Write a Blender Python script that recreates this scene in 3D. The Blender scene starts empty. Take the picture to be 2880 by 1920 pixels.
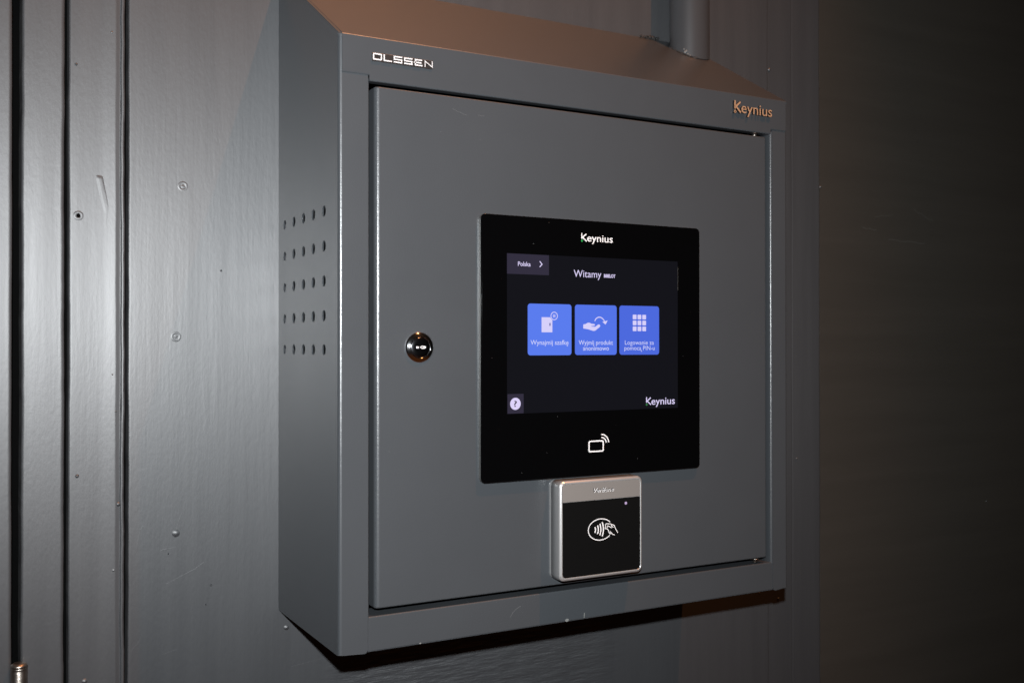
import bpy, bmesh, math, random
from mathutils import Vector, Matrix
from mathutils.geometry import tessellate_polygon
random.seed(7)
SC = bpy.context.scene
COL = SC.collection
MM = 0.001

# ------------------------------------------------------------------ camera
cam_d = bpy.data.cameras.new('camera')
cam = bpy.data.objects.new('camera', cam_d); COL.objects.link(cam); SC.camera = cam
yaw, pitch, roll = 0.5080716, 0.0049849, -0.0004646
F = Vector((math.sin(yaw), math.cos(yaw), 0)); R = Vector((math.cos(yaw), -math.sin(yaw), 0)); U = Vector((0, 0, 1))
F2 = F * math.cos(pitch) + U * math.sin(pitch); U2 = -F * math.sin(pitch) + U * math.cos(pitch)
R3 = R * math.cos(roll) + U2 * math.sin(roll); U3 = -R * math.sin(roll) + U2 * math.cos(roll)
CAM = Vector((-0.311974, -0.879826, 0.277106))
cam.matrix_world = Matrix(((R3.x, U3.x, -F2.x, CAM.x), (R3.y, U3.y, -F2.y, CAM.y), (R3.z, U3.z, -F2.z, CAM.z), (0, 0, 0, 1)))
cam_d.sensor_width = 22.3
cam_d.lens = 22.3 * 2887.82 / 2880
cam_d.clip_start = 0.01; cam_d.clip_end = 50
cam_d.dof.use_dof = True; cam_d.dof.focus_distance = 1.0; cam_d.dof.aperture_fstop = 6.3

# ------------------------------------------------------------------ world
w = bpy.data.worlds.new('World'); SC.world = w; w.use_nodes = True
nt = w.node_tree; bg = nt.nodes['Background']
tc = nt.nodes.new('ShaderNodeTexCoord'); sx = nt.nodes.new('ShaderNodeSeparateXYZ'); cr = nt.nodes.new('ShaderNodeValToRGB')
mr = nt.nodes.new('ShaderNodeMapRange'); mr.inputs['From Min'].default_value = -1; mr.inputs['From Max'].default_value = 1
nt.links.new(tc.outputs['Generated'], sx.inputs[0]); nt.links.new(sx.outputs['Z'], mr.inputs['Value'])
nt.links.new(mr.outputs[0], cr.inputs[0]); nt.links.new(cr.outputs[0], bg.inputs['Color'])
cr.color_ramp.elements[0].position = 0.0; cr.color_ramp.elements[0].color = (2.2, 0.62, 0.15, 1)
cr.color_ramp.elements[1].position = 1.0; cr.color_ramp.elements[1].color = (0.55, 0.40, 0.28, 1)
e = cr.color_ramp.elements.new(0.22); e.color = (1.3, 0.4, 0.12, 1)
e = cr.color_ramp.elements.new(0.30); e.color = (0.10, 0.08, 0.07, 1)
e = cr.color_ramp.elements.new(0.6); e.color = (0.10, 0.09, 0.08, 1)
bg.inputs['Strength'].default_value = 0.03

# ------------------------------------------------------------------ lights
def aim(o, p):
    o.rotation_euler = (Vector(p) - o.location).to_track_quat('-Z', 'Y').to_euler()
fl = bpy.data.lights.new('camera_flash', 'SPOT'); flo = bpy.data.objects.new('camera_flash', fl); COL.objects.link(flo)
flo.location = (-0.3418, -0.9238, 0.3845)
fl.energy = 80; fl.color = (0.94, 0.975, 1.0); fl.shadow_soft_size = 0.009
fl.spot_size = math.radians(92); fl.spot_blend = 1.0
flo.rotation_euler = (F2 - U * 0.03 - R * 0.06).to_track_quat('-Z', 'Y').to_euler()
wl = bpy.data.lights.new('ceiling_lamp', 'SPOT'); wlo = bpy.data.objects.new('ceiling_lamp', wl); COL.objects.link(wlo)
wlo.location = (0.72, -0.95, 2.5); wl.shadow_soft_size = 0.012; wl.spot_size = math.radians(46); wl.spot_blend = 1.0
wl.energy = 150; wl.color = (1.0, 0.39, 0.14); aim(wlo, (0.12, 0.0, 0.45))

vs = SC.view_settings
vs.view_transform = 'Standard'; vs.look = 'None'; vs.gamma = 1; vs.use_curve_mapping = False; vs.exposure = 0
SC.cycles.max_bounces = 8
SC.cycles.sample_clamp_indirect = 4

# ------------------------------------------------------------------ materials
def mat(name, col, rough=0.5, metal=0.0, spec=0.5, emit=None, estr=1.0, bumps=(), rvar=None, cvar=None, aniso=0, coat=0, ior=1.5):
    """bumps: list of (scale xyz, strength, distance, detail)"""
    m = bpy.data.materials.new(name); m.use_nodes = True
    n = m.node_tree.nodes; l = m.node_tree.links; p = n['Principled BSDF']
    p.inputs['Base Color'].default_value = (*col, 1); p.inputs['Roughness'].default_value = rough
    p.inputs['Metallic'].default_value = metal; p.inputs['IOR'].default_value = ior; p.inputs['Specular IOR Level'].default_value = spec
    if coat:
        p.inputs['Coat Weight'].default_value = coat; p.inputs['Coat Roughness'].default_value = 0.12
    if emit:
        p.inputs['Emission Color'].default_value = (*emit, 1); p.inputs['Emission Strength'].default_value = estr
    t = n.new('ShaderNodeTexCoord')
    def noise(scale, det=3, rough_=0.5, dist=0):
        mp = n.new('ShaderNodeMapping'); mp.inputs['Scale'].default_value = scale
        l.new(t.outputs['Object'], mp.inputs['Vector'])
        x = n.new('ShaderNodeTexNoise'); x.inputs['Scale'].default_value = 1; x.inputs['Detail'].default_value = det
        x.inputs['Roughness'].default_value = rough_; x.inputs['Distortion'].default_value = dist
        l.new(mp.outputs[0], x.inputs['Vector']); return x
    prev = None
    for b in bumps:
        x = noise(b[0], b[3]); bp = n.new('ShaderNodeBump')
        bp.inputs['Strength'].default_value = b[1]; bp.inputs['Distance'].default_value = b[2]
        src = x.outputs['Fac']
        if len(b) > 4:       # restrict to a box region lo, hi with soft noisy border
            src = region_mask(n, l, t, x.outputs['Fac'], *b[4])
        l.new(src, bp.inputs['Height'])
        if prev: l.new(prev.outputs[0], bp.inputs['Normal'])
        prev = bp
    if prev: l.new(prev.outputs[0], p.inputs['Normal'])
    if rvar:
        x = noise(rvar[0]); r_ = n.new('ShaderNodeMapRange')
        r_.inputs['From Min'].default_value = 0.3; r_.inputs['From Max'].default_value = 0.7
        r_.inputs['To Min'].default_value = rough - rvar[1]; r_.inputs['To Max'].default_value = rough + rvar[1]
        l.new(x.outputs['Fac'], r_.inputs['Value']); l.new(r_.outputs[0], p.inputs['Roughness'])
    if cvar:
        x = noise(cvar[0], 5, 0.6); mx = n.new('ShaderNodeMix'); mx.data_type = 'RGBA'
        mx.inputs['A'].default_value = (*[c * (1 - cvar[1]) for c in col], 1)
        mx.inputs['B'].default_value = (*[c * (1 + cvar[1]) for c in col], 1)
        l.new(x.outputs['Fac'], mx.inputs['Factor']); l.new(mx.outputs['Result'], p.inputs['Base Color'])
    if aniso:
        p.inputs['Anisotropic'].default_value = aniso
        tg = n.new('ShaderNodeCombineXYZ'); tg.inputs[0].default_value = 1
        l.new(tg.outputs[0], p.inputs['Tangent'])
    return m

def region_mask(n, l, t, src, lo, hi, soft):
    sep = n.new('ShaderNodeSeparateXYZ'); l.new(t.outputs['Object'], sep.inputs[0])
    out = src
    for ax in (0, 2):
        for side, v in ((1, lo[ax]), (-1, hi[ax])):
            r_ = n.new('ShaderNodeMapRange'); r_.interpolation_type = 'SMOOTHSTEP'
            a, b = (v - soft, v + soft) if side == 1 else (v - soft, v + soft)
            r_.inputs['From Min'].default_value = a; r_.inputs['From Max'].default_value = b
            r_.inputs['To Min'].default_value = 0 if side == 1 else 1; r_.inputs['To Max'].default_value = 1 if side == 1 else 0
            l.new(sep.outputs['X' if ax == 0 else 'Z'], r_.inputs['Value'])
            mu = n.new('ShaderNodeMath'); mu.operation = 'MULTIPLY'
            l.new(out, mu.inputs[0]); l.new(r_.outputs[0], mu.inputs[1]); out = mu.outputs[0]
    return out

PAINT = (0.0570, 0.0625, 0.0685)
M = {}
M['wall'] = mat('painted_wood', (0.042, 0.044, 0.048), 0.50, spec=0.5, ior=2.0,
    bumps=[((7, 7, 2.4), 0.15, 0.004, 2), ((200, 200, 12), 0.15, 0.0009, 3), ((420, 420, 170), 0.16, 0.0006, 3),
           ((40, 40, 230), 0.55, 0.0022, 6, ((0.07, 0, -0.3), (0.42, 0, -0.045), 0.035))],
    rvar=((60, 60, 3), 0.025), cvar=((24, 24, 5), 0.05), aniso=0.45)
M['dark_panel'] = mat('dark_painted_board', (0.060, 0.054, 0.046), 0.42, spec=0.5,
    bumps=[((2.5, 2.5, 30), 0.15, 0.002, 3), ((200, 200, 200), 0.15, 0.0005, 2)], rvar=((3, 3, 60), 0.06), cvar=((2, 2, 26), 0.14))
M['gap'] = mat('gap_shade_black', (0.003, 0.003, 0.003), 0.9, spec=0.02, bumps=[((300, 300, 120), 0.8, 0.002, 3)])  # black base colour paints the shade deep inside the gaps
M['powder'] = mat('powder_coat', PAINT, 0.31, spec=0.5, ior=1.7, bumps=[((750, 750, 750), 0.20, 0.0005, 2), ((6, 6, 6), 0.10, 0.004, 1)], rvar=((9, 9, 9), 0.03), cvar=((14, 14, 14), 0.05))
M['side'] = mat('powder_coat_side', PAINT, 0.20, spec=0.5, ior=2.1, bumps=[((650, 650, 650), 0.18, 0.0005, 2), ((6, 6, 6), 0.06, 0.004, 1)])
M['roofm'] = mat('powder_coat_roof', PAINT, 0.28, spec=0.5, ior=1.8, bumps=[((650, 650, 650), 0.12, 0.0004, 2)], cvar=((25, 25, 25), 0.06))
M['inside'] = mat('cabinet_inside', (0.05, 0.05, 0.055), 0.6)
M['pipe'] = mat('pipe_paint', (0.056, 0.058, 0.062), 0.30, spec=0.5, ior=1.8, bumps=[((60, 60, 20), 0.15, 0.001, 2)])
M['chrome'] = mat('chrome', (0.75, 0.75, 0.77), 0.10, metal=1, bumps=[((300, 300, 300), 0.05, 0.0004, 2)])
M['dchrome'] = mat('dark_chrome', (0.28, 0.28, 0.30), 0.16, metal=1, bumps=[((500, 500, 500), 0.1, 0.0004, 2)])
M['slot'] = mat('key_slot', (0.004, 0.004, 0.004), 0.5)
M['steel'] = mat('worn_steel', (0.30, 0.27, 0.24), 0.40, metal=1, bumps=[((400, 400, 400), 0.3, 0.0006, 3)], cvar=((90, 90, 160), 0.4))
M['glass'] = mat('black_glass', (0.0015, 0.0015, 0.0017), 0.05, spec=0.35)
M['rim'] = mat('screen_rim', (0.14, 0.14, 0.135), 0.35, metal=0.5)
M['alu'] = mat('silver_plastic', (0.36, 0.36, 0.36), 0.30, metal=0.55, bumps=[((900, 900, 900), 0.10, 0.0003, 2)])
M['aluband'] = mat('silver_band', (0.29, 0.272, 0.255), 0.42, metal=0.35)
M['rimchrome'] = mat('bright_rim', (0.85, 0.84, 0.83), 0.30, metal=0.75)
M['face'] = mat('reader_face', (0.0055, 0.0055, 0.0055), 0.25, spec=0.3)
M['white'] = mat('white_print', (0.8, 0.8, 0.8), 0.5)
M['green'] = mat('green_print', (0.03, 0.42, 0.10), 0.5)
M['letter'] = mat('chrome_letter', (0.85, 0.84, 0.84), 0.35, metal=0.25)
M['letterside_shade'] = mat('badge_edge_shade', (0.012, 0.012, 0.012), 0.4)  # near-black sides paint the shadow around the raised letters
M['copper'] = mat('rose_letter', (0.72, 0.43, 0.25), 0.3, metal=0.4)
M['plate'] = mat('badge_plate', (0.036, 0.030, 0.028), 0.3, spec=0.4)
def srgb(r, g, b):
    f = lambda c: (c / 255) / 12.92 if c / 255 <= 0.04045 else ((c / 255 + 0.055) / 1.055) ** 2.4
    return (f(r), f(g), f(b))
def em(name, r, g, b, k=1.0): return mat(name, (0.001, 0.001, 0.001), 0.15, spec=0.25, emit=srgb(r, g, b), estr=k)
M['lcd'] = em('display_dark', 18, 18, 24)
M['tab'] = em('display_tab', 50, 46, 62)
M['blue1'] = em('tile_blue', 90, 124, 238)  # tile blues dim rightwards: the display's viewing-angle falloff is put into the colours
M['blue2'] = em('tile_blue_mid', 83, 115, 231)
M['blue3'] = em('tile_blue_deep', 76, 105, 221)
M['eicon'] = em('display_icon', 214, 208, 250)
M['etext'] = em('display_text', 208, 212, 252)
M['ewhite'] = em('display_white', 222, 212, 250)
M['edim'] = em('display_button_gap', 60, 70, 140)
M['egreen'] = em('display_green', 70, 150, 90)
M['led'] = em('indicator_glow', 200, 175, 215, 0.9)
M['scuff'] = mat('scuff', (0.080, 0.077, 0.068), 0.5)
M['dustm'] = mat('dust', (0.22, 0.22, 0.22), 0.7)
M['sealant'] = mat('dirty_sealant', (0.028, 0.027, 0.026), 0.6, bumps=[((300, 300, 300), 1.0, 0.003, 4)])
M['chip'] = mat('pale_flake', (0.22, 0.22, 0.21), 0.5)
M['scratch'] = mat('scratch', (0.105, 0.11, 0.115), 0.45)

# ------------------------------------------------------------------ mesh helpers (all in millimetres)
class MB:
    def __init__(s): s.v = []; s.f = []; s.mi = []; s.m = []; s.sm = []
    def slot(s, m):
        if m not in s.m: s.m.append(m)
        return s.m.index(m)
    def add(s, verts, faces, m, smooth=False):
        o = len(s.v); i = s.slot(m)
        s.v += [tuple(x) for x in verts]
        for f in faces: s.f.append(tuple(k + o for k in f)); s.mi.append(i); s.sm.append(smooth)
        return s
    def box(s, a, b, m, bev=0, seg=2):
        bm = bmesh.new(); bmesh.ops.create_cube(bm, size=1)
        for v in bm.verts:
            v.co = Vector([(a[i] + b[i]) / 2 + v.co[i] * (b[i] - a[i]) for i in range(3)])
        if bev: bmesh.ops.bevel(bm, geom=bm.edges[:], offset=bev, segments=seg, profile=0.5, affect='EDGES')
        bm.verts.index_update()
        s.add([v.co[:] for v in bm.verts], [[v.index for v in f.verts] for f in bm.faces], m); bm.free(); return s
    def flat(s, loops, y, m):
        """filled outline in the XZ plane facing -Y; loops[0] outer, others holes"""
        L = [[Vector((p[0], 0, p[1])) for p in lp] for lp in loops]
        tri = tessellate_polygon(L); pts = [p for lp in L for p in lp]
        vs_ = [(p.x, y, p.z) for p in pts]; fs = []
        for t in tri:
            a, b, c = (pts[i] for i in t)
            nrm = (b - a).cross(c - a)
            fs.append(t if nrm.y < 0 else t[::-1])
        return s.add(vs_, fs, m)
    def slab(s, loops, y0, y1, m, side=None, plane='XZ'):
        """outline extruded from y0 (front) to y1 (back). plane YZ: outline is (y,z), extruded x0..x1"""
        side = side or m
        L = [[Vector((p[0], 0, p[1])) for p in lp] for lp in loops]
        tri = tessellate_polygon(L); pts = [p for lp in L for p in lp]; n = len(pts)
        def co(p, d): return (p.x, d, p.z) if plane == 'XZ' else (d, p.x, p.z)
        vs_ = [co(p, y0) for p in pts] + [co(p, y1) for p in pts]; fs = []
        for t in tri:
            a, b, c = (pts[i] for i in t); front = (b - a).cross(c - a).y < 0
            if plane == 'YZ': front = not front
            fs.append(t if front else t[::-1]); fs.append([i + n for i in (t[::-1] if front else t)])
        s.add(vs_, fs, m)
        k = 0; sf = []
        for lp in L:
            q = len(lp)
            for i in range(q): sf.append((k + i, k + (i + 1) % q, k + (i + 1) % q + n, k + i + n))
            k += q
        s.add(vs_, sf, side); return s
    def ribbon(s, pts, wd, y, m, closed=False):
        P = [Vector((p[0], p[1])) for p in pts]; n = len(P); Lf = []; Rt = []
        for i in range(n):
            a = P[i - 1] if (i > 0 or closed) else None; b = P[(i + 1) % n] if (i < n - 1 or closed) else None
            d1 = (P[i] - a).normalized() if a is not None else None; d2 = (b - P[i]).normalized() if b is not None else None
            if d1 is None: d1 = d2
            if d2 is None: d2 = d1
            t = (d1 + d2); t = t.normalized() if t.length > 1e-6 else d1
            nn = Vector((-t.y, t.x)); k = wd / 2 / max(0.4, nn.dot(Vector((-d1.y, d1.x))))
            Lf.append(P[i] + nn * k); Rt.append(P[i] - nn * k)
        vs_ = [(p.x, y, p.y) for p in Lf] + [(p.x, y, p.y) for p in Rt]
        fs = [(i, (i + 1) % n, (i + 1) % n + n, i + n) for i in range(n if closed else n - 1)]
        return s.add(vs_, fs, m)
    def lathe(s, prof, c, m, axis='y', seg=32, cap=True, smooth=True):
        """prof [(radius, along)], centre c"""
        vs_ = []; fs = []; n = len(prof)
        for k in range(seg):
            a = 2 * math.pi * k / seg
            for r, h in prof:
                if axis == 'y': vs_.append((c[0] + r * math.cos(a), c[1] + h, c[2] + r * math.sin(a)))
                else: vs_.append((c[0] + r * math.cos(a), c[1] + r * math.sin(a), c[2] + h))
        for k in range(seg):
            k2 = (k + 1) % seg
            for j in range(n - 1): fs.append((k * n + j, k2 * n + j, k2 * n + j + 1, k * n + j + 1))
        s.add(vs_, fs, m, smooth)
        if cap: s.add([vs_[k * n + n - 1] for k in range(seg)], [tuple(range(seg))], m); s.add([vs_[k * n] for k in range(seg)], [tuple(range(seg))[::-1]], m)
        return s
    def build(s, name, parent=None):
        me = bpy.data.meshes.new(name)
        me.from_pydata([(x * MM, y * MM, z * MM) for x, y, z in s.v], [], s.f)
        for m in s.m: me.materials.append(M[m])
        me.polygons.foreach_set('material_index', s.mi); me.polygons.foreach_set('use_smooth', s.sm)
        me.validate(); me.update()
        o = bpy.data.objects.new(name, me); COL.objects.link(o)
        if parent:
            o.parent = parent; o.matrix_parent_inverse = Matrix.Translation(-parent.location) if parent.type == 'EMPTY' else Matrix.Identity(4)
        return o
def thing(name, label, cat, loc=(0, 0, 0), group=None):
    o = bpy.data.objects.new(name, None); COL.objects.link(o); o.empty_display_size = 0.05
    o.location = [c * MM for c in loc]; o['label'] = label; o['category'] = cat
    if group: o['group'] = group
    return o
def tag(o, label, cat, group=None):
    o['label'] = label; o['category'] = cat
    if group: o['group'] = group
    return o
def rr(x0, z0, x1, z1, r, n=6):
    out = []
    for cx, cz, a0 in ((x1 - r, z1 - r, 0), (x0 + r, z1 - r, 90), (x0 + r, z0 + r, 180), (x1 - r, z0 + r, 270)):
        for k in range(n + 1):
            a = math.radians(a0 + 90 * k / n); out.append((cx + r * math.cos(a), cz + r * math.sin(a)))
    return out
def rect(x0, z0, x1, z1): return [(x0, z0), (x1, z0), (x1, z1), (x0, z1)]
def circ(cx, cz, r, n=24, ry=None):
    ry = ry or r
    return [(cx + r * math.cos(2 * math.pi * k / n), cz + ry * math.sin(2 * math.pi * k / n)) for k in range(n)]
def arc(cx, cz, r, a0, a1, n=10, ry=None):
    ry = ry or r
    return [(cx + r * math.cos(math.radians(a0 + (a1 - a0) * k / n)), cz + ry * math.sin(math.radians(a0 + (a1 - a0) * k / n))) for k in range(n + 1)]
_cap = None
def text(mb, s, x0, x1, z, cap, y, m, bold=0.0, depth=0, side=None, shear=0):
    """built-in font, baseline z, capital height cap, stretched to run from x0 to x1"""
    global _cap
    def mk(t, off=0):
        cu = bpy.data.curves.new('t', 'FONT'); cu.body = t; cu.offset = off; cu.resolution_u = 4; cu.shear = shear
        ob = bpy.data.objects.new('t', cu); COL.objects.link(ob); bpy.context.view_layer.update()
        me = bpy.data.meshes.new_from_object(ob.evaluated_get(bpy.context.evaluated_depsgraph_get()))
        bpy.data.objects.remove(ob); bpy.data.curves.remove(cu)
        vs_ = [v.co.copy() for v in me.vertices]; fs = [list(p.vertices) for p in me.polygons]
        bpy.data.meshes.remove(me); return vs_, fs
    if _cap is None: _cap = max(v.y for v in mk('H')[0])
    vs_, fs = mk(s, bold); k = cap / _cap
    a = min(v.x for v in vs_); b = max(v.x for v in vs_)
    P = [(x0 + (v.x - a) / (b - a) * (x1 - x0), z + v.y * k) for v in vs_]
    out = []
    for f in fs:
        p = [Vector((P[i][0], 0, P[i][1])) for i in f[:3]]
        out.append(f if (p[1] - p[0]).cross(p[2] - p[0]).y < 0 else f[::-1])
    mb.add([(p[0], y, p[1]) for p in P], out, m)
    if depth:
        # boundary edges become side walls
        ec = {}
        for f in fs:
            for i in range(len(f)):
                e_ = (f[i], f[(i + 1) % len(f)]); kk = tuple(sorted(e_)); ec[kk] = ec.get(kk, 0) + 1
        n = len(P); vv = [(p[0], y, p[1]) for p in P] + [(p[0], y + depth, p[1]) for p in P]
        mb.add(vv, [(a_, b_, b_ + n, a_ + n) for (a_, b_), c in ec.items() if c == 1], side or m)
    return mb

D = 186.9; W = 541.3; H = 560.0; HB = 673.0

# ------------------------------------------------------------------ wall
ZB, ZT = -420, 1150
def ext(prof, m, name, parent, jit=0.0, nz=90, seed=1, zb=ZB, zt=ZT, smooth=True, jy=None):
    """profile polyline (x,y) extruded along z with slight waviness, thickness behind"""
    rnd = random.Random(seed); mb = MB()
    q = [prof[0]]
    for a, b in zip(prof, prof[1:]):        # guard points keep wide faces flat under smooth shading
        d_ = math.hypot(b[0] - a[0], b[1] - a[1])
        if d_ > 5:
            for t_ in (1.0 / d_, 1 - 1.0 / d_): q.append((a[0] + (b[0] - a[0]) * t_, a[1] + (b[1] - a[1]) * t_))
        q.append(b)
    prof = q; n = len(prof)
    ph = [rnd.uniform(0, 6.28) for _ in range(6)]
    rows = []
    for k in range(nz + 1):
        z = zb + (zt - zb) * k / nz
        d = jit * (math.sin(z / 61 + ph[0]) * 0.5 + math.sin(z / 23 + ph[1]) * 0.35 + math.sin(z / 9.5 + ph[2]) * 0.25 + rnd.uniform(-.25, .25))
        rows.append([(x + d, y + (jy or 0) * math.sin(z / 37 + ph[3] + x / 9), z) for x, y in prof])
    vs_ = [p for r_ in rows for p in r_]
    fs = [(k * n + j, k * n + j + 1, (k + 1) * n + j + 1, (k + 1) * n + j) for k in range(nz) for j in range(n - 1)]
    mb.add(vs_, fs, m, smooth)
    return mb.build(name, parent)

leaf = thing('wooden_door', 'grey painted door leaf edge with a steel hinge at the far left of the wall', 'door', (-400, D, ZB))
ext([(-900, D + 35), (-900, D), (-400, D), (-256.2, D), (-254.4, D + 0.7), (-253.6, D + 2.6), (-253.3, D + 35)], 'wall', 'door_leaf', leaf, jit=0.25, seed=3)

wall = thing('painted_wall', 'grey painted timber wall of boards behind the metal cabinet', 'wall', (0, D, ZB))
ext([(-262, D + 37), (-244, D + 37)], 'gap', 'door_gap', wall, nz=2)
ext([(-245.3, D + 37), (-245.3, D + 2.5), (-244.6, D + 0.7), (-243, D), (-211, D), (-209.0, D + 0.9), (-208.3, D + 3), (-208.1, D + 17)], 'wall', 'board', wall, jit=0.45, seed=5, nz=220)
ext([(-209.5, D + 16.6), (-203, D + 16.6)], 'gap', 'board_joint', wall, nz=2)
ext([(-204.6, D + 17), (-204.5, D + 1.6), (-203.9, D + 0.5), (-202.8, D), (-178, D), (-174, D - .08), (-163, D - 1.0), (-161.5, D - 1.0), (-158.8, D + 1.0), (-157.4, D + 1.0)], 'wall', 'board', wall, jit=0.35, seed=9, nz=220)
ext([(-157.6, D + 1.0), (-157.0, D - 0.4), (-155.8, D - 1.0), (-154.6, D - 0.4), (-153.6, D + 1.6), (-153.5, D + 16)], 'wall', 'bead', wall, jit=0.6, seed=12, nz=240)
ext([(-154.5, D + 15.6), (-148, D + 15.6)], 'gap', 'board_joint', wall, nz=2)
ext([(-150.4, D + 16), (-150.3, D + 1.2), (-149.8, D + 0.35), (-149, D), (100, D), (400, D), (686.0, D), (687.2, D + 1.0), (731.0, D + 1.0), (732.0, D + 1.6), (733.4, D + 1.0), (784.6, D + 1.0), (786.2, D + 1.6), (786.6, D + 6)], 'wall', 'wide_panel', wall, jit=0.35, seed=15, nz=200)

# far right board: a separate darker door leaf / panel beyond the batten
pan = MB(); pan.box((787.2, D + 3.2, ZB), (2600, D + 30, ZT), 'dark_panel', 1.0, 2)
po = pan.build('dark_board'); tag(po, 'dark brown grey smooth board to the right of the cabinet, fading into shadow', 'panel')
for i, (x0, z0, x1, z1, wd) in enumerate([(930, 437, 1010, 435, 1.4), (875, 452, 905, 450, 1.2), (985, 486, 1030, 470, 1.0), (900, 470, 940, 474, 0.8)]):
    mb = MB(); n = 14
    mb.ribbon([(x0 + (x1 - x0) * k / n, z0 + (z1 - z0) * k / n + math.sin(k * .9 + i) * .7) for k in range(n + 1)], wd, D + 3.17, 'scuff' if 'scuff' in M else 'dark_panel')
    mb.build('scuff_mark', po)

# screws and dents under the paint
def screw(x, z, r, kind):
    mb = MB()
    if kind == 'plug':
        mb.lathe([(r * 1.5, 0.1), (r * 1.15, -0.18), (r * 0.95, -0.3), (r * 0.8, -0.02), (r * 0.45, 0.0), (r * 0.3, -0.22), (0.01, -0.25)], (x, D, z), 'wall', seg=20, cap=False)
        mb.box((x - r * .7, D - 0.75, z - 0.35), (x + r * .7, D - 0.2, z + 0.35), 'wall', 0.2)
    elif kind == 'hole':
        mb.lathe([(r * 1.6, 0.15), (r * 1.1, -0.5), (r * 0.7, -0.3), (r * 0.55, -0.1)], (x, D, z), 'wall', seg=20, cap=False)
        mb.lathe([(r * 0.6, -0.25), (0.01, -0.25)], (x, D, z), 'gap', seg=16, cap=False)
    else:
        mb.lathe([(r * 1.2, 0.15), (r * 0.9, -0.5), (r * 0.4, -1.1), (0.01, -1.25)], (x, D, z), 'wall', seg=14, cap=False)
    return mb.build('screw_head' if kind != 'bump' else 'paint_drip', wall)
for x, z, r, k in [(-98.3, 438.9, 3.7, 'plug'), (-104.9, 287.2, 3.8, 'plug'), (-104.7, 89.9, 3.4, 'bump'), (-196, 403.4, 3.2, 'hole'), (-165.9, 584.3, 1.8, 'bump'),
                   (-198.2, 548.9, 1.3, 'bump'), (-196.8, 152.9, 1.6, 'bump'), (-162.2, 213.7, 1.5, 'bump'), (-159.6, 123.3, 1.9, 'bump'), (-163.7, 59.1, 2.4, 'bump'),
                   (-165, 250, 1.2, 'bump'), (8.7, -19.6, 2.6, 'bump'), (-60, 355, 0.9, 'bump'), (-112, 70, .8, 'bump'), (-75, 15, .8, 'bump'), (-70, 34, 1.1, 'bump'),
                   (-190, -45, 2.4, 'bump'), (670, -60, 1.2, 'bump'), (705, -72, 1.2, 'bump'), (690.2, 660, 1.8, 'bump'), (740, 120, 1.2, 'bump'), (787, 505, 1.6, 'bump'), (1150, 30, 1.2, 'bump')]:
    screw(x, z, r, k)
# raised paint tear on the second board, brushed ridges and faint scratches
def mound(name, cx_, cz_, fn, hw, z_lo, z_hi, nx=30, nz=90):
    mb = MB(); vs_ = []
    for k in range(nz + 1):
        z = z_lo + (z_hi - z_lo) * k / nz
        for i in range(nx + 1):
            u = -1 + 2 * i / nx; vs_.append((cx_ + u * hw, D + .04 - fn(u, k / nz), z))
    mb.add(vs_, [(k * (nx + 1) + i, k * (nx + 1) + i + 1, (k + 1) * (nx + 1) + i + 1, (k + 1) * (nx + 1) + i) for k in range(nz) for i in range(nx)], 'wall', True)
    return mb.build(name, wall)
def tear(u, v):     # a sagging paint tear: sharp upper lip, fading downwards, its ridge bending to the right
    c = 0.35 - 0.9 * max(0, v - .62) / .38; wd_ = .62 - .2 * v
    e_ = max(0, 1 - ((u - c) / wd_) ** 2)
    e_ = e_ * e_ * (3 - 2 * e_)
    return .6 * e_ * min(1, v * 1.4) * (1 if v < .97 else (1 - v) / .03)
mound('paint_run', -172.5, 0, tear, 9, 350, 444)
for pl in ([(-134, 92), (-136, 100), (-139, 96), (-141, 84), (-143, 74)], [(-150 + 36, 40), (-100, 46), (-86, 52), (-77, 58)], [(-78, 61), (-70, 50)], [(-147, -22), (-140, -14), (-136, -5)],
           [(-118, -30), (-104, -27)], [(-112, 128), (-108, 118)], [(14, -62), (40, -59), (70, -57)], [(-120, 74), (-105, 76)], [(-112, 105), (-105, 92), (-99, 110)]):
    mb = MB()
    for i in range(len(pl) - 1):
        (x0, z0), (x1, z1) = pl[i], pl[i + 1]; d = Vector((x1 - x0, z1 - z0)).normalized(); nx, nz_ = -d.y * .45, d.x * .45
        mb.add([(x0 - nx, D + .05, z0 - nz_), (x0, D - .09, z0), (x0 + nx, D + .05, z0 + nz_), (x1 - nx, D + .05, z1 - nz_), (x1, D - .09, z1), (x1 + nx, D + .05, z1 + nz_)], [(0, 1, 4, 3), (1, 2, 5, 4)], 'wall', True)
    mb.build('scratch', wall)

# hinge on the door edge
hg = MB()
cx, cy = -247.3, D - 6
hg.lathe([(0.01, 3.2), (3.0, 3.2), (5.2, 2.8), (6.9, 1.6), (7.4, 0.4), (7.4, -0.6), (6.6, -1.2), (7.2, -1.8), (7.2, -2.6), (6.9, -3.2), (7.3, -4.0), (7.3, -70)], (cx, cy, -20), 'steel', axis='z', seg=36, cap=False)
hg.lathe([(6.6, -70), (6.6, -71.5), (7.3, -71.5), (7.3, -140)], (cx, cy, -20), 'steel', axis='z', seg=36, cap=False)
hg.box((cx - 1.2, cy + 3, -160), (cx + 1.2, D + 20, -23), 'steel')
hg.build('hinge', leaf)

# ------------------------------------------------------------------ cabinet
cab = thing('metal_cabinet', 'dark grey metal wall cabinet with sloping top, touch screen and card reader on its door', 'cabinet', (W / 2, D, 0))

def roof_z(y): return H + (HB - H) * y / D
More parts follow.
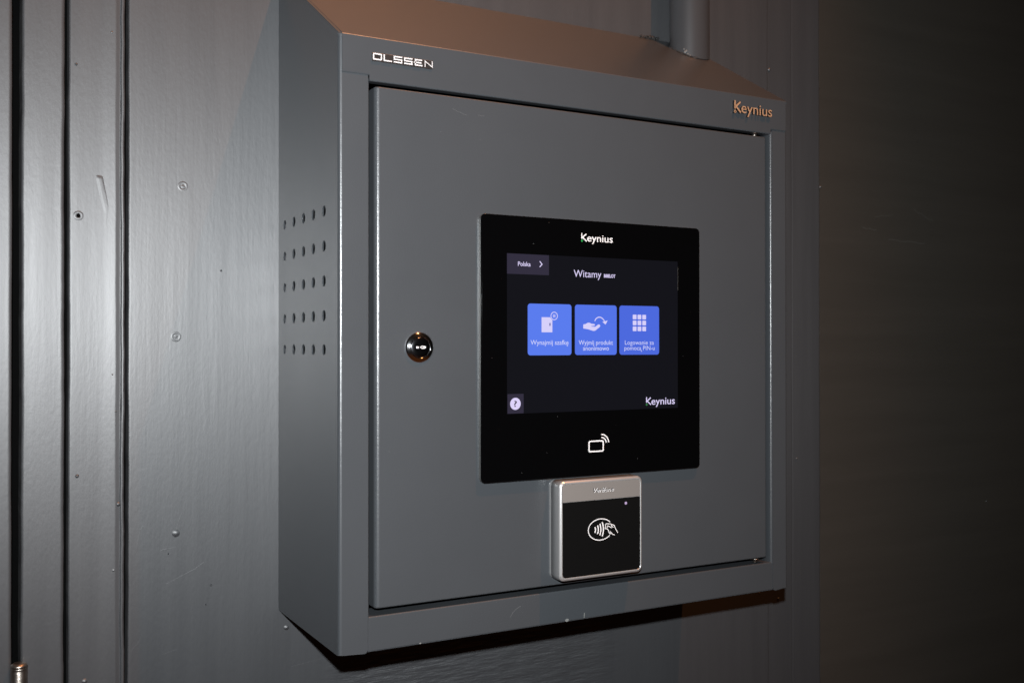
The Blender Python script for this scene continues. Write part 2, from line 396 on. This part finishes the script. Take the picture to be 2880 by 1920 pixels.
# side panels with vent holes on the left one
holes = [circ(y, z, 5.2 if j < 4 else 4.8, 24) for z in (403.2, 370.7, 338.3, 305.9, 274.3) for j, y in enumerate((40.4, 71.5, 102.1, 133.4, 164.7))]
R0 = 3.2
sp = MB()
sp.slab([[(R0, 0), (D - 2, 0), (D, 2), (D, HB - .8), (R0, roof_z(R0) - 2.2)]] + holes, 0, 1.6, 'side', plane='YZ')
# rounded front bend of the sheet
prof = [(0, R0)] + [(R0 - R0 * math.cos(math.radians(a)), R0 - R0 * math.sin(math.radians(a))) for a in (18, 36, 54, 72, 90)]
def vext(mb, prof, z0, z1, m, smooth=False, closed=False):
    n = len(prof); vs_ = [(x, y, z0) for x, y in prof] + [(x, y, z1) for x, y in prof]
    fs = [(i, (i + 1) % n, (i + 1) % n + n, i + n) for i in range(n if closed else n - 1)]
    mb.add(vs_, fs, m, smooth)
    if closed: mb.add(vs_, [tuple(range(n))[::-1], tuple(range(n, 2 * n))], m)
vext(sp, prof, 0.4, 558.5, 'powder', True)
sp.build('side_panel', cab)
sp = MB()
sp.slab([[(R0, 0), (D - 2, 0), (D, 2), (D, HB - .8), (R0, roof_z(R0) - 2.2)]], W - 1.6, W, 'side', plane='YZ')
vext(sp, [(W - x, y) for x, y in prof], 0.4, 558.5, 'powder', True)
sp.build('side_panel', cab)

# front stiles with return flange into the opening
def stile(x0, x1, xin, flip):
    mb = MB()
    pts = rr(x0, -1.2, x1, 558, 0.3) if False else None
    if not flip: loop = [(x0, 0.2), (x1 - 4, -1.2)] + [(x1 - 4 + 4 * math.sin(math.radians(a)), 2.8 - 4 * math.cos(math.radians(a))) for a in (15, 30, 45, 60, 75, 90)] + [(x1, 557), (x0, 557)]
    else: loop = [(x0, 2.8)] + [(x0 + 4 - 4 * math.cos(math.radians(a)), 2.8 - 4 * math.sin(math.radians(a))) for a in (15, 30, 45, 60, 75, 90)] + [(x1, 0.2), (x1, 557), (x0, 557)]
    mb.slab([loop], 0, 1.5, 'powder')
    # inner return with a rounded edge
    r = 1.3 if not flip else 2.4; sgn = 1 if not flip else -1
    pr = [(xin - sgn * r, 0.0)] + [(xin - sgn * r + sgn * r * math.sin(math.radians(a)), r - r * math.cos(math.radians(a))) for a in (22, 45, 67, 90)] + [(xin, 24), (xin - sgn * 1.5, 24)]
    vext(mb, pr, 30, 522, 'powder', True)
    return mb.build('frame_stile', cab)
stile(R0, 28.0, 29.0, False)
stile(518.6, W - R0, 515.6, True)
# bottom rail with lip
rl = MB()
r = 1.3; prf = [(1.5, -0.6), (0.8, -0.2)] + [(0.35, 1.0), (0.35, 31.6 - r)] + [(0.35 + r - r * math.cos(math.radians(a)), 31.6 - r + r * math.sin(math.radians(a))) for a in (22, 45, 67, 90)] + [(30, 31.6), (30, 30.1), (3, 30.1), (3, -0.6)]
rl.slab([prf], 28.3, 518.2, 'powder', plane='YZ')
rl.ribbon([(176, 12.5), (179, 17), (184, 20.5), (188, 22)], .5, .3, 'scratch'); rl.flat([circ(241.5, 1.2, 2.2, 14, 1.5)], .32, 'chip'); rl.ribbon([(262, 1), (262.6, 6)], .9, .3, 'chip'); rl.flat([circ(80, 0.6, 1.0, 10, .6)], .32, 'chip')
rl.build('frame_rail', cab)
bt = MB(); bt.box((1.7, 2.4, 0.3), (W - 1.7, D - 1, 1.8), 'side'); bt.build('bottom_panel', cab)
bk = MB(); bk.box((1.7, D - 1.5, 2), (W - 1.7, D - 0.4, HB - 2), 'inside'); bk.build('back_panel', cab)
# sloping top folded down into the front band
tp = MB()
def roof_prof(zb, dy=0.0):
    t = 1.2; y0 = -1.0
    ang = math.atan2(HB - H, D); out = []
    rb = 2.2
    # outer: band bottom up, bend, slope to the back; then inner return
    out += [(y0 + 9, zb), (y0 + 1.2, zb), (y0 + .35, zb + .35), (y0, zb + 1.2)]
    a_tot = math.degrees(math.pi / 2 - ang)
    cz = H - rb * 0.9
    for k in range(6):
        a = math.radians(180 - a_tot * k / 5); out.append((y0 + rb + rb * math.cos(a), cz + rb * math.sin(a)))
    out += [(D + .3, HB), (D + .3, HB - t)]
    out += [(y0 + t + 1.0, H - t - 1.2), (y0 + t, zb + 1.2 + .3), (y0 + 9, zb + 1.2)]
    return out
for xa, xb, zb in ((3.0, 29.0, 524.2), (29.0, W - 26, 518.9), (W - 26, W - 3.0, 524.2)):
    tp.slab([roof_prof(zb)], xa, xb, 'roofm', plane='YZ')
def endstrip(x0, x1):
    tp.slab([[(0.2, 558.6), (2, 560.6), (D, HB - .3), (D, HB - 1.6), (2.2, 558.9), (0.9, 556.5)]], x0, x1, 'roofm', plane='YZ')
endstrip(0.1, 3.0); endstrip(W - 3.0, W - 0.1)
tpo = tp.build('roof', cab)
# band front faces use the frame paint
me = tpo.data; me.materials.append(M['powder'])
for p in me.polygons:
    if p.normal.y < -0.9: p.material_index = 1

# raised badges on the band
YB = -1.0
bd = MB(); bd.box((31.2, -2.0, 537.3), (91.8, YB + .1, 545.1), 'plate', .2)
def stroke3(mb, pts, wd, y, depth, m, side):
    n = len(pts); t = MB(); t.ribbon(pts, wd, y, m)
    vs_ = t.v; k = len(vs_) // 2
    mb.add(vs_, t.f, m)
    ring = list(range(k)) + list(range(2 * k - 1, k - 1, -1)); q = len(ring)
    vv = [vs_[i] for i in ring] + [(vs_[i][0], y + depth, vs_[i][2]) for i in ring]
    mb.add(vv, [(i, (i + 1) % q, (i + 1) % q + q, i + q) for i in range(q)], side)
z0, z1 = 538.2, 544.4; zm = (z0 + z1) / 2; w_ = 1.25
def ol(letter, xa, xb, wd=w_):
    a, b = xa + wd / 2, xb - wd / 2; t, bt_ = z1 - wd / 2, z0 + wd / 2; y = YB - 2.0; dp = 1.2
    S = lambda pts, ww=wd: stroke3(bd, pts, ww, y, dp, 'letter', 'letterside_shade')
    if letter == 'O':
        bd.slab([rr(xa, z0, xb, z1, 1.0, 3), rr(xa + wd, z0 + wd, xb - wd, z1 - wd, .4, 3)[::-1]], y, y + dp, 'letter', 'letterside_shade')
    if letter == 'L': S([(a, z1), (a, bt_ ), (xb, bt_)])
    if letter == 'S': S([(xb, t), (a, t), (a, zm), (b, zm), (b, bt_), (xa, bt_)])
    if letter == 'E': S([(xb - .3, t), (a + .3, t), (a + .3, bt_), (xb, bt_)]); S([(xa - .6, zm), (xb - .9, zm)])
    if letter == 'N': S([(a, z0), (a, t - .2), (b, bt_ + .2), (b, z1)], wd * .8)
for ch, xa, xb in (('O', 31.6, 40.4), ('L', 41.9, 50.2), ('S', 51.9, 60.4), ('S', 62.2, 70.7), ('E', 72.6, 80.8), ('N', 82.9, 91.3)): ol(ch, xa, xb, 1.05 if ch == 'N' else w_)
bd.build('chrome_lettering', cab)

def wordmark(mb, x0, x1, zb, cap, y, m, ringm, depth=0, side=None, wt=0.14, bold=0.012):
    """K with a short stem over a small ring, then the rest of the word"""
    Wd = x1 - x0; kw = Wd * 0.165; t = cap * wt * 1.15
    sxx = x0 + Wd * 0.012 + t / 2; zt = zb + cap * 1.06
    parts = [[(sxx, zt), (sxx, zb + cap * .30)], [(x0 + kw + cap * .02, zb + cap * .98), (sxx + t * .7, zb + cap * .52), (x0 + kw + cap * .06, zb)]]
    for i, p in enumerate(parts):
        if depth: stroke3(mb, p, t, y, depth, m, side)
        else: mb.ribbon(p, t, y - i * .02, m)
    rg = cap * .14
    lo = [circ(sxx + t * .1, zb + cap * .04, rg, 16), circ(sxx + t * .1, zb + cap * .04, rg * .5, 16)[::-1]]
    if depth: mb.slab(lo, y, y + depth, ringm, side)
    else: mb.flat(lo, y, ringm)
    text(mb, 'eynius', x0 + kw + cap * .14, x1, zb, cap * 0.97, y, m, bold=bold, depth=depth, side=side)
bd = MB()
wordmark(bd, 458.2, 514.6, 537.9, 12.0, YB - 3.0, 'copper', 'copper', 3.0, 'letterside_shade', bold=0.0)
bd.build('copper_lettering', cab)

# ------------------------------------------------------------------ door of the cabinet
dr = MB()
bm = bmesh.new(); bmesh.ops.create_cube(bm, size=1)
for v in bm.verts: v.co = Vector(((34.6, 507.6)[v.co.x > 0], (-0.9, 20)[v.co.y > 0], (38.3, 514.9)[v.co.z > 0]))
eg = [e for e in bm.edges if all(v.co.x < 35 and v.co.y < 0 for v in e.verts)]
bmesh.ops.bevel(bm, geom=eg, offset=4.6, segments=9, profile=0.5, affect='EDGES')
eg = [e for e in bm.edges if len(e.link_faces) == 2 and e.calc_face_angle() > 1.2]
bmesh.ops.bevel(bm, geom=eg, offset=1.5, segments=4, profile=0.5, affect='EDGES')
bm.verts.index_update()
dr.add([v.co[:] for v in bm.verts], [[v.index for v in f.verts] for f in bm.faces], 'powder'); bm.free()
for x0, z0_, x1, z1_ in ((113, 503, 122, 500), (122, 500, 128, 498.5), (140, 500, 147, 499.6)):
    dr.ribbon([(x0, z0_), ((x0 + x1) / 2, (z0_ + z1_) / 2 - .4), (x1, z1_)], .28, -.94, 'scratch')
rn = random.Random(4)
for _ in range(34):
    x, z = rn.uniform(45, 500), rn.uniform(45, 510); rd_ = rn.choice([.22, .3, .4, .3])
    if 136 < x < 412 and 40 < z < 410: continue
    dr.flat([circ(x, z, rd_, 7)], -.95, 'scratch')
door = dr.build('door', cab)
lk = MB(); lc = (78.4, -0.9, 276.4)
lk.lathe([(14.4, 0.0), (14.35, -0.9), (13.9, -1.6), (12.9, -2.2), (10.9, -3.1), (10.4, -3.4), (10.1, -3.4), (9.8, -3.0), (9.7, -2.2)], lc, 'chrome', seg=56, cap=False)
lk.lathe([(9.75, -2.3), (9.5, -3.0), (9.0, -3.3), (5.2, -3.5), (0.01, -3.6)], lc, 'dchrome', seg=48, cap=False)
lk.box((lc[0] - 4.6, lc[1] - 4.1, lc[2] - 1.0), (lc[0] - 1.9, lc[1] - 3.3, lc[2] + 0.9), 'letter', .4)
lk.slab([circ(lc[0] + 2.2, lc[2] + .1, 2.9, 20, 1.4), circ(lc[0] + 1.4, lc[2] + .1, 1.5, 14, .5)[::-1]], lc[1] - 4.2, lc[1] - 3.4, 'letter')
lk.build('key_lock', door)
for z in (515.6, 33.5):
    hp = MB(); hp.lathe([(2.6, 0), (2.6, 3.0), (4.2, 3.0), (4.2, 4.0), (2.6, 4.0), (2.6, 4.6)], (495, 3.6, z), 'steel', axis='z', seg=16)
    hp.build('hinge_pin', cab)
# ------------------------------------------------------------------ touch screen
ts = MB()
gx0, gx1, gz0, gz1 = 140.6, 407.6, 145.9, 404.9
ts.slab([rr(gx0 + .3, gz0 + .3, gx1 + .7, gz1 - .3, 5, 6)], -5.2, -0.6, 'rim')
def loft(mb, loops, ys, m, smooth=True):
    n = len(loops[0]); vs_ = [(p[0], y, p[1]) for lp, y in zip(loops, ys) for p in lp]
    fs = [(k * n + i, k * n + (i + 1) % n, (k + 1) * n + (i + 1) % n, (k + 1) * n + i) for k in range(len(loops) - 1) for i in range(n)]
    mb.add(vs_, fs, m, smooth)
screen = ts.build('touch_screen', cab)
gl = MB()
insets = [(0.3, -4.6), (0, -5.0), (0, -5.6), (0.25, -6.1), (0.8, -6.4)]
loft(gl, [rr(gx0 + i, gz0 + i, gx1 - i, gz1 - i, 5 - i * .6, 6) for i, y in insets], [y for i, y in insets], 'glass')
gl.flat([rr(gx0 + .8, gz0 + .8, gx1 - .8, gz1 - .8, 5 - .48, 6)], -6.4, 'glass')
rn = random.Random(11)
for _ in range(26):
    x, z = rn.uniform(gx0 + 4, gx1 - 4), rn.uniform(gz0 + 4, gz1 - 4)
    if 165 < x < 380 and 208 < z < 370: continue
    gl.flat([circ(x, z, rn.uniform(.12, .26), 6)], -6.45, 'dustm')
gl.build('glass_front', screen)
g = -6.4
lx0, lx1, lz0, lz1 = 168.8, 377.2, 211.8, 367.8
dp = MB(); dp.flat([rect(lx0, lz0, lx1, lz1)], g - .06, 'lcd')
dp.ribbon([(lx1 + .3, 337), (lx1 + .3, 362)], .35, g - .05, 'rim')  # grey strip paints the bright reflection along the display's right edge
dpo = dp.build('display', screen)
def tile(x0, x1, z0, z1, m, fn, name='menu_tile'):
    mb = MB(); mb.flat([rr(x0, z0, x1, z1, 3.0, 5)], g - .10, m); fn(mb); return mb.build(name, screen)
y1 = g - .14; y2 = g - .18
def i1(mb):
    mb.flat([rect(207.8, 291.3, 220.3, 306.2)], y1, 'eicon')
    mb.flat([rr(216.9, 297.6, 218.1, 300.6, .4, 3)], y2, 'edim')
    mb.flat([circ(222.4, 307.6, 4.6, 28)], y2, 'blue1'); mb.flat([circ(222.4, 307.6, 4.2, 28), circ(222.4, 307.6, 3.4, 28)[::-1]], y2 - .04, 'eicon')
    for a in range(3):
        for b in range(3):
            mb.flat([rect(221.0 + a * 1.0, 306.2 + b * 1.0, 221.75 + a * 1.0, 306.95 + b * 1.0)], y2 - .04, 'eicon')
    text(mb, 'Wynajmij szafke', 195.2, 239.3, 279.0, 4.5, y1, 'etext', bold=0.004); mb.ribbon([(237.9, 279.1), (237.3, 278.3), (237.6, 277.7), (238.6, 277.7)], .5, y2, 'etext')
def i2(mb):
    mb.flat([[(256.9, 299.6), (259.5, 299.9), (262.4, 301.3), (264, 301.4), (267.5, 300.2), (270.4, 300.1), (271.2, 299.2), (270.6, 298.3), (266.4, 298.0),
              (266.6, 297.6), (271.3, 297.2), (275.0, 299.6), (276.8, 299.6), (277.7, 298.3), (276.8, 296.9), (271.2, 293.2), (269.0, 293.0), (262.4, 294.7), (256.9, 295.4)]], y1, 'eicon')
    mb.ribbon([(270.9, 303.0), (271.8, 304.8), (273.4, 306.3), (275.6, 307.1), (278.0, 307.0), (280.4, 305.8), (282.2, 304.0), (283.5, 301.5)], 1.05, y1, 'eicon')
    mb.flat([[(280.2, 302.4), (283.0, 302.9), (286.8, 303.8), (284.0, 299.6)]], y2, 'eicon')
    text(mb, 'Wyjmij produkt', 251.4, 293.3, 279.0, 4.5, y1, 'etext', bold=0.004)
    text(mb, 'anonimowo', 256.6, 288.3, 273.2, 4.5, y1, 'etext', bold=0.004)
def i3(mb):
    for a in range(3):
        for b in range(3):
            x = 318.3 + a * 6.15; z = 293.2 + b * 6.15
            mb.flat([rr(x, z, x + 4.8, z + 4.8, .5, 3)], y1, 'eicon')
    text(mb, 'Logowanie za', 308.3, 345.5, 279.1, 4.4, y1, 'etext', bold=0.0)
    text(mb, 'pomoca PIN-u', 307.7, 346.6, 273.4, 4.4, y1, 'etext', bold=0.0); mb.ribbon([(329.5, 273.4), (328.9, 272.6), (329.2, 272.0), (330.2, 272.0)], .5, y2, 'etext')
tile(192.0, 242.8, 268.5, 319.4, 'blue1', i1)['label'] = 'blue tile with a locker door icon'
tile(246.9, 298.0, 268.6, 319.4, 'blue2', i2)['label'] = 'blue tile with an open hand icon'
tile(301.4, 352.4, 268.6, 319.5, 'blue3', i3)['label'] = 'blue tile with a keypad icon'
mb = MB(); mb.flat([rect(lx0, 347.9, 216.4, lz1 - .1)], g - .10, 'tab'); text(mb, 'Polska', 181.0, 195.3, 355.9, 4.2, y1, 'ewhite', bold=.012)
mb.ribbon([(205.7, 361.4), (208.4, 358.5), (205.7, 355.7)], .95, y1, 'ewhite'); mb.build('language_button', screen)
mb = MB(); text(mb, 'Witamy', 245.6, 279.0, 347.3, 7.0, g - .12, 'ewhite'); text(mb, 'BIBELOT', 282.2, 296.4, 347.9, 3.2, g - .12, 'ewhite', bold=.035)
mb.build('welcome_text', screen)
mb = MB(); mb.flat([rect(169.3, 212.0, 187.3, 231.0)], g - .10, 'tab'); mb.flat([circ(178.1, 221.4, 5.9, 36)], y1, 'ewhite'); text(mb, '?', 176.5, 179.7, 218.6, 5.6, y2, 'tab', bold=.01)
mb.build('help_button', screen)
mb = MB(); wordmark(mb, 334.9, 373.2, 216.0, 7.6, g - .12, 'ewhite', 'egreen', bold=.006); mb.build('display_wordmark', screen)
mb = MB(); wordmark(mb, 254.3, 293.2, 383.8, 7.6, g - .06, 'white', 'green', bold=.006); mb.build('bezel_wordmark', screen)
mb = MB(); mb.flat([rr(263.1, 169.8, 282.0, 181.6, 2.2, 5), rr(264.6, 171.2, 280.5, 180.2, 1.1, 5)[::-1]], g - .06, 'white')
mb.ribbon(arc(278.9, 178.3, 6.0, 6, 90, 10), 1.25, g - .06, 'white'); mb.ribbon(arc(278.9, 178.3, 9.1, 4, 90, 12), 1.25, g - .06, 'white')
mb.flat([rect(279.0, 180.3, 280.0, 183.0)], g - .05, 'glass')
mb.build('card_symbol', screen)

# ------------------------------------------------------------------ card reader
rd = MB()
rx0, rx1, rz0, rz1 = 219.6, 320.4, 45.6, 144.6
ins = [(0.4, -0.6), (0.4, -3.4), (0.9, -3.8), (0.9, -4.3), (0.0, -4.9), (0.0, -17.6), (0.35, -19.2), (1.3, -20.6), (2.4, -21.2), (3.3, -21.2), (3.5, -20.8)]
loft(rd, [rr(rx0 + i, rz0 + i, rx1 - i, rz1 - i, 6.2 - i * .7, 8) for i, y in ins[:7]], [y for i, y in ins[:7]], 'alu')
loft(rd, [rr(rx0 + i, rz0 + i, rx1 - i, rz1 - i, 6.2 - i * .7, 8) for i, y in ins[6:]], [y for i, y in ins[6:]], 'rimchrome')
rd.flat([rr(rx0 + 3.5, rz0 + 3.5, rx1 - 3.5, rz1 - 3.5, 3.75, 8)], -20.8, 'alu')
reader = rd.build('card_reader', cab)
f = rr(rx0 + 3.6, rz0 + 3.6, rx1 - 3.6, rz1 - 3.6, 3.6, 8)
mb = MB(); top = [(p[0], p[1]) for p in f if p[1] > 130]; mb.slab([top + [(rx0 + 3.6, 123.7), (rx1 - 3.6, 123.7)]], -21.15, -20.7, 'aluband')
text(mb, 'Verifone', 259.6, 284.3, 131.0, 4.2, -21.22, 'white', bold=.02, shear=.25); text(mb, 'Verifone', 259.0, 283.7, 131.3, 4.2, -21.26, 'slot', bold=.012, shear=.25)
mb.build('silver_band', reader)
mb = MB(); bot = [(p[0], p[1]) for p in f if p[1] < 60]; mb.slab([[(rx0 + 3.6, 123.4)] + bot + [(rx1 - 3.6, 123.4)]], -21.1, -20.7, 'face')
yy = -21.16
mb.ribbon([(267.8 + 14.6 * math.cos(math.radians(a)), 93.7 + 10.6 * math.sin(math.radians(a))) for a in range(38, 322, 6)], .95, yy, 'white')
for cx_, za, zb_, b in ((261.0, 96.7, 90.9, .8), (264.2, 98.0, 89.4, 1.1), (267.0, 99.5, 87.9, 1.3), (269.9, 100.9, 86.6, 1.5)):
    n = 8; mb.ribbon([(cx_ + b * math.sin(math.pi * k / n), za + (zb_ - za) * k / n) for k in range(n + 1)], 1.35, yy, 'white')
for pl in ([(274.4, 98.9), (280.6, 98.2)], [(274.1, 98.9), (273.6, 94.0), (276.0, 93.6), (277.4, 91.9), (277.9, 90.0), (279.2, 88.4), (281.4, 88.4)],
           [(276.0, 97.0), (278.6, 95.6), (281.4, 94.3)], [(276.2, 96.8), (275.7, 94.4)], [(280.4, 98.2), (284.6, 96.2), (286.3, 92.6), (289.0, 88.4)],
           [(279.0, 91.0), (281.2, 88.9), (283.0, 87.4), (285.0, 86.7)], [(280.4, 98.0), (281.6, 95.6), (283.6, 94.6)]):
    mb.ribbon(pl, .8, yy - .01, 'white')
faceo = mb.build('face_plate', reader)
mb = MB(); mb.flat([circ(298.9, 117.8, 1.5, 18)], yy, 'led'); mb.build('indicator_light', reader)

# ------------------------------------------------------------------ pipe above the cabinet
pr_ = thing('drain_pipe', 'grey painted round pipe running up the wall from the cabinet top', 'pipe', (520, 150, 650))
pp = MB(); n = 48; vs_ = []
px, py, r_ = 520.5, 150.0, 25.2
for k in range(n):
    a = 2 * math.pi * k / n; x, y = px + r_ * math.cos(a), py + r_ * math.sin(a)
    zl = roof_z(y) + .8
    vs_ += [(x, y, zl), (x, y, ZT)]
pp.add(vs_, [(2 * k, (2 * k + 2) % (2 * n), (2 * k + 3) % (2 * n), 2 * k + 1) for k in range(n)], 'pipe', True)
pp.build('pipe_tube', pr_)
mb = MB(); rn = random.Random(21)
for k in range(46):
    a = math.radians(rn.uniform(150, 250)); rad = r_ + rn.uniform(-.5, 1.5); x, y = px + rad * math.cos(a), py + rad * math.sin(a); s_ = rn.uniform(.6, 1.5)
    mb.lathe([(0.01, -s_), (s_ * .8, -s_ * .3), (s_, .2), (s_ * .5, s_ * .7), (.01, s_)], (x, y, roof_z(y) + .4), 'sealant', axis='z', seg=7, cap=False)
mb.build('sealant', pr_); mb = MB()
for k in range(40):
    x = rn.uniform(468, 498); y = D - rn.uniform(.5, 4); s_ = rn.uniform(1.0, 2.4) * (1 if x > 480 else .6)
    mb.lathe([(0.01, -s_), (s_ * .8, -s_ * .3), (s_, .2), (s_ * .5, s_ * .9), (.01, s_ * 1.4)], (x, y, roof_z(y) + rn.uniform(0, 3)), 'sealant', axis='z', seg=7, cap=False)
mb.build('sealant', pr_)
mb = MB()
for a, s_, dz in ((218, 1.8, 3.2), (222, 1.5, 5.2), (226, 1.2, 2.0), (215, 1.1, 6.5), (232, .9, 1.4)):
    a = math.radians(a); x, y = px + (r_ + .2) * math.cos(a), py + (r_ + .2) * math.sin(a)
    mb.lathe([(0.01, -s_), (s_ * .7, -s_ * .3), (s_ * .8, .2), (s_ * .3, s_ * .9), (.01, s_ * 1.4)], (x, y, roof_z(y) + dz), 'chip', axis='z', seg=6, cap=False)
mb.build('paint_flakes', pr_)
